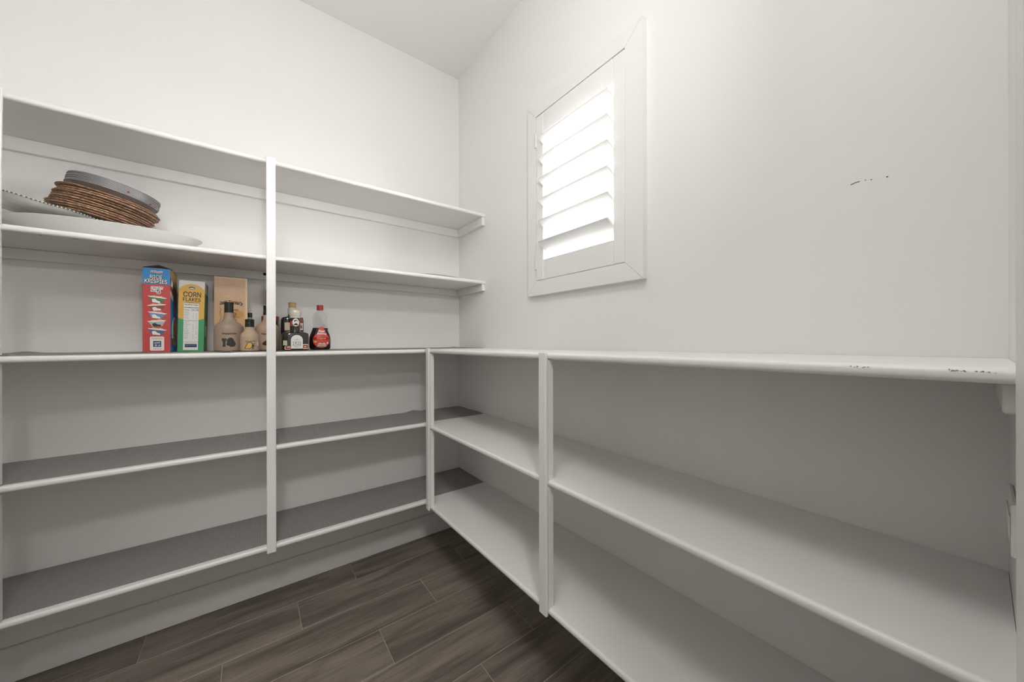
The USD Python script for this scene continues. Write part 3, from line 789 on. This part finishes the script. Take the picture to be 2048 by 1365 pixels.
# pancake syrup
SY = [(0.034, 0.0), (0.0395, 0.003), (0.0425, 0.012), (0.0435, 0.032), (0.0425, 0.052), (0.0385, 0.070), (0.0320, 0.088), (0.0285, 0.102), (0.0280, 0.118), (0.0295, 0.135), (0.0290, 0.150), (0.0240, 0.163), (0.0150, 0.172), (0.0110, 0.177), (0.0108, 0.186)]
sy = thing('bottle', 'pancake syrup bottle with red cap and red label, rightmost on its shelf', 'bottle', (-0.7925, -0.150, LZ))
prs = smooth_profile(SY)
LV = 0.0985
low = [q for q in prs if q[1] < LV] + [(float(np.interp(LV, [q[1] for q in prs], [q[0] for q in prs])), LV)]
hi = [(low[-1][0], LV + 0.0004)] + [q for q in prs if q[1] > LV + 0.001]
obj('syrup', lathe(low, 56, 1.0, 0.68), mat('dark_syrup', (0.012, 0.006, 0.004), 0.1, coat_weight=0.4), sy, smooth=40, label='dark brown syrup filling the lower half')
obj('clear_top', lathe(hi, 56, 1.0, 0.68), CLEAR, sy, smooth=40, label='clear empty upper half')
obj('cap', lathe([(0.0128, 0.179), (0.0132, 0.181), (0.0132, 0.200), (0.0122, 0.202)], 40), CAPR, sy, smooth=35, label='dark red screw cap')
dsy = lathe_depth(prs, 1.0, 0.68)
drop = unary_union([affinity.scale(Point(0.002, 0.043).buffer(0.034, 24), 1.0, 1.0), Polygon([(-0.021, 0.065), (-0.007, 0.089), (-0.006, 0.102), (0.013, 0.102), (0.014, 0.089), (0.027, 0.065)])]).buffer(0.002).buffer(-0.002)
sl = obj('label', wrap(drop, dsy, 0.0007, 0.006), LRED, sy)
obj('label_stripe', wrap(sbox(-0.0305, 0.045, 0.0340, 0.056).intersection(drop.buffer(-0.0005)), dsy, 0.0010, 0.006), CAPR, sl)
obj('lettering', wrap(unary_union([text2d('Pearl', 0.0115, True, 0.027, 0.004, 0.0840, 0.15), text2d('Milling', 0.0105, True, 0.036, 0.004, 0.0715, 0.15)]), dsy, 0.0013, 0.005), WHITE, sl)
obj('lettering', wrap(text2d('Original', 0.0085, True, 0.036, 0.002, 0.0505), dsy, 0.0014, 0.005), GOLD, sl)
st = []
for k, (w_, zz) in enumerate(((0.040, 0.0165), (0.036, 0.0225), (0.031, 0.0285))):
    st.append(affinity.scale(Point(0.003, zz).buffer(1.0, 16), w_ / 2, 0.0032))
obj('pancake_print', wrap(unary_union(st), dsy, 0.0011, 0.005), TANL, sl)
obj('pancake_print', wrap(unary_union([affinity.scale(Point(0.003, zz - 0.0008).buffer(1.0, 12), w_ / 2.6, 0.0015) for w_, zz in ((0.036, 0.0165), (0.032, 0.0225))] + [sbox(-0.001, 0.0285, 0.008, 0.0335)]), dsy, 0.0014, 0.005), BROWN, sl)
obj('badge', wrap(Polygon([(-0.0285, 0.040), (-0.0165, 0.040), (-0.0175, 0.0335), (-0.0225, 0.031), (-0.0275, 0.0335)]), dsy, 0.0012, 0.005), GOLD, sl)
obj('badge', wrap(Point(0.0265, 0.030).buffer(0.0042, 8), dsy, 0.0012, 0.005), WHITE, sl)
ht = obj('handle', cat(bx(0.0255, 0.0315, -0.006, 0.006, 0.070, 0.099, 0.002)), mat('syrup_handle', (0.02, 0.011, 0.007), 0.15), sy)

# slim bottle between the jugs and the liquor bottle behind the post
mb = thing('bottle', 'slim little bottle with black cap, between the two large jugs', 'bottle', (-1.0485, -0.168, LZ))
mp = smooth_profile([(0.0110, 0.0), (0.0128, 0.003), (0.0130, 0.012), (0.0130, 0.095), (0.0115, 0.107), (0.0080, 0.116), (0.0072, 0.124), (0.0072, 0.138)])
obj('body', lathe(mp, 36), mat('smoky_glass', (0.22, 0.20, 0.17), 0.08, coat_weight=0.4), mb, smooth=40)
obj('cap', lathe([(0.0072, 0.1365), (0.0076, 0.138), (0.0076, 0.1535), (0.0070, 0.1545)], 30), CAPB, mb, smooth=35)
hb = thing('bottle', 'tall liquor bottle with dark neck and red label, nearly hidden behind the front post', 'bottle', (-0.9755, -0.040, LZ))
hp = smooth_profile([(0.028, 0.0), (0.0315, 0.003), (0.0325, 0.012), (0.0325, 0.135), (0.0315, 0.152), (0.0270, 0.166), (0.0190, 0.178), (0.0160, 0.190), (0.0155, 0.235)])
hi_ = [q for q in hp if q[1] > 0.128]
lo_ = [q for q in hp if q[1] <= 0.128] + [(hi_[0][0], hi_[0][1] - 0.0004)]
obj('body', lathe(lo_, 48), DGLASS, hb, smooth=40)
obj('shoulder', lathe(hi_, 48), CLEAR, hb, smooth=40, label='clear glass shoulder')
obj('label', lathe([(0.0329, 0.128), (0.0329, 0.150)], 48), CAPR, hb, label='dark red label band')
obj('neck_wrap', lathe(smooth_profile([(0.0165, 0.205), (0.0168, 0.207), (0.0168, 0.262), (0.0155, 0.270), (0.010, 0.2735)], 4), 40), CAPB, hb, smooth=40)

# ------------------------------------------------------------------ dishes on the second shelf
Z2 = A_TOP[1] + 0.0004


def dish(a, b, h, foot=0.62, lip=0.004, n=96, flutes=0, amp=0.0):
    """Shallow oval dish: outer skin, lip and inner skin."""
    pr = [(foot * 0.2, 0.0), (foot, 0.0), (foot + 0.03, 0.002), (0.85, h * 0.45), (0.96, h * 0.82), (1.0, h), (0.995, h + 0.001), (0.95, h * 0.90), (0.84, h * 0.55), (foot + 0.02, 0.007), (foot * 0.2, 0.006)]
    t = np.linspace(0, 2 * PI, n, endpoint=False)
    v = [(0, 0, 0.0)]
    for rr, z in pr:
        k = 1 + amp * np.cos(flutes * t) * (min(max((rr - foot) / (1 - foot), 0), 1))
        v += list(np.column_stack([a * rr * k * np.cos(t), b * rr * k * np.sin(t), np.full(n, z)]))
    v.append((0, 0, pr[-1][1]))
    f = [(0, 1 + (i + 1) % n, 1 + i) for i in range(n)]
    for j in range(len(pr) - 1):
        for i in range(n):
            p, q = 1 + j * n + i, 1 + j * n + (i + 1) % n
            f += [(p, q, q + n), (p, q + n, p + n)]
    bb_ = 1 + (len(pr) - 1) * n
    f += [(len(v) - 1, bb_ + i, bb_ + (i + 1) % n) for i in range(n)]
    return trimesh.Trimesh(np.array(v), np.array(f), process=False)


pl = thing('platter', 'large white oval platter under the tilted bowl and plate stack', 'platter', (-1.4293, -0.1497, Z2))
obj('dish', dish(0.2344, 0.137, 0.050), CHINA, pl, smooth=35)
p2 = thing('platter', 'thin flat white platter lying alone near the corner end of the second shelf', 'platter', (-0.245, -0.150, Z2))
obj('dish', dish(0.178, 0.128, 0.0115, 0.75), CHINA, p2, smooth=35)

# tilted pieces share one slope, about 14 degrees down to the right
TA = math.radians(13.6)
RT = np.array([[math.cos(TA), 0, math.sin(TA)], [0, 1, 0], [-math.sin(TA), 0, math.cos(TA)]])
bw = thing('bowl', 'white fluted oval bowl with dark green beaded rim, tilted on the large platter', 'bowl', (-1.555, -0.147, 1.5270), rot=RT)
obj('dish', dish(0.240, 0.130, 0.034, 0.36, n=192, flutes=14, amp=0.05), CHINA, bw, smooth=40)
nb = 380
tb = np.linspace(0, 2 * PI, nb, endpoint=False)
beads = []
for i, t in enumerate(tb):
    k = 1 + 0.05 * math.cos(14 * t)
    s = trimesh.creation.icosphere(1, 0.0021)
    s.apply_translation((0.2405 * k * math.cos(t), 0.1305 * k * math.sin(t), 0.0345))
    beads.append(s)
obj('beaded_rim', cat(*beads[::2]), GREEN_BEAD, bw, kind='stuff', label='dark green beads along the rim')
obj('beaded_rim', cat(*beads[1::2]), CHINA, bw, kind='stuff', label='white beads along the rim')

WICK = [usdkit.material(stage, f'/World/Looks/wicker_{k}', {
    't': ('texture_coordinate', {}), 'w': ('noise_texture', {'scale': 130.0, 'detail': 3.0}),
    'r': ('rgb_ramp', {'ramp': [(0.34, tuple(np.array(c) * 0.42)), (0.60, c)]}), 'b': ('bump', {'strength': 0.6, 'distance': 0.002}), 'p': ('principled_bsdf', {'roughness': 0.7})},
    [('t.object', 'w.vector'), ('w.fac', 'r.fac'), ('r.color', 'p.base_color'), ('w.fac', 'b.height'), ('b.normal', 'p.normal')], surface='p.BSDF') for k, c in enumerate(((0.66, 0.44, 0.30), (0.54, 0.34, 0.22), (0.74, 0.56, 0.41)))]


def holder(k):
    """Woven plate holder: a shallow saucer with an uneven rolled rim."""
    n, R = 90, 0.1195
    t = np.linspace(0, 2 * PI, n, endpoint=False)
    wob = 1 + 0.022 * np.interp(t, np.linspace(0, 2 * PI, 14), np.append(u := rng.uniform(-1, 1, 13), u[0])) + 0.0025 * np.cos(60 * t)
    lift = 0.0011 * np.interp(t, np.linspace(0, 2 * PI, 12), np.append(u := rng.uniform(-1, 1, 11), u[0]))
    pr = [(0.15, 0.0), (0.88, 0.0), (0.90, -0.0004), (0.955, -0.0002), (0.985, 0.0006), (1.0, 0.0023), (0.985, 0.0040), (0.955, 0.0048), (0.90, 0.0046), (0.87, 0.0038), (0.15, 0.0036)]
    v = [(0, 0, 0.0)]
    for rr, z in pr:
        kk = np.where(rr > 0.9, wob, 1.0)
        v += list(np.column_stack([R * rr * kk * np.cos(t), R * rr * kk * np.sin(t), z + (lift if rr > 0.9 else 0 * lift)]))
    v.append((0, 0, pr[-1][1]))
    f = [(0, 1 + (i + 1) % n, 1 + i) for i in range(n)]
    for j in range(len(pr) - 1):
        for i in range(n):
            p, q = 1 + j * n + i, 1 + j * n + (i + 1) % n
            f += [(p, q, q + n), (p, q + n, p + n)]
    b = 1 + (len(pr) - 1) * n
    f += [(len(v) - 1, b + i, b + (i + 1) % n) for i in range(n)]
    return trimesh.Trimesh(np.array(v), np.array(f), process=False)


ORD = ['lowest', 'second lowest', 'third lowest', 'fourth lowest', 'fifth lowest', 'middle', 'fifth from the top', 'fourth from the top', 'third from the top', 'second from the top', 'topmost']
TS = math.radians(12.0)
RS = np.array([[math.cos(TS), 0, math.sin(TS)], [0, 1, 0], [-math.sin(TS), 0, math.cos(TS)]])
e1, e3 = RS @ np.array([1, 0, 0]), RS @ np.array([0, 0, 1])
S0 = np.array([-1.4570, -0.150, 1.5455])
STEP = 0.0079
offs = [0.000, 0.002, -0.003, -0.006, 0.002, -0.001, 0.004, 0.001, 0.009, 0.011, 0.004]
for k in range(11):
    loc = S0 + e1 * offs[k] + e3 * (k * STEP) + np.array([0, rng.uniform(-0.004, 0.004), 0])
    w = obj('plate_holder', holder(k), WICK[k % 3], smooth=40, label=f'woven brown wicker plate holder, {ORD[k]} in the tilted stack', cat='plate holder', group='wicker plate holders in the tilted stack')
    UsdGeom.Xformable(w).AddTransformOp().Set(Gf.Matrix4d(*[float(x) for x in np.vstack([np.column_stack([RS, loc]), [0, 0, 0, 1]]).T.ravel()]))

SILVER = mat('thin_foil', (0.40, 0.40, 0.395), 0.48, metal=0.35, bump=0.25, bscale=350)
REDBIT = mat('red_fleck', (0.42, 0.03, 0.035), 0.5)


def foil():
    n, R = 90, 0.110
    pr = [(0.15, 0.0), (0.70, 0.0), (0.74, 0.0010), (0.93, 0.0135), (0.985, 0.0142), (1.0, 0.0138), (1.0, 0.0156), (0.985, 0.0158), (0.93, 0.0147), (0.735, 0.0020), (0.69, 0.0009), (0.15, 0.0009)]
    return lathe([(R * q, z) for q, z in pr], n)


TILT2 = math.radians(12.0)
R2 = np.array([[math.cos(TILT2), 0, math.sin(TILT2)], [0, 1, 0], [-math.sin(TILT2), 0, math.cos(TILT2)]])
F0 = S0 + e3 * (11 * STEP + 0.0005) + e1 * 0.010
f_mesh = foil()
NUM = ['lowest', 'second', 'third', 'fourth', 'fifth', 'sixth', 'seventh', 'eighth', 'ninth', 'topmost']
first = None
for k in range(10):
    loc = F0 + R2 @ np.array([0.0006 * ((k * 7) % 5 - 2), 0, k * 0.0032])
    lab = f'thin silver foil plate, {NUM[k]} of the silver stack' if k in (0, 9) else f'thin silver foil plate, {NUM[k]} from the bottom of the silver stack'
    t = thing('foil_plate', lab, 'plate', loc, group='silver plates stacked on the wicker holders', rot=R2)
    obj('dish', f_mesh, SILVER, t, smooth=35)
    if k in (3, 1):
        ang = math.radians(-62 if k == 3 else -28)
        s = trimesh.creation.icosphere(1, 0.0028)
        s.apply_scale((1.2, 0.8, 1.0))
        s.apply_translation((0.1115 * math.cos(ang), 0.1115 * math.sin(ang), 0.0150))
        obj('red_fleck', s, REDBIT, t, label='tiny red fleck on the rim')
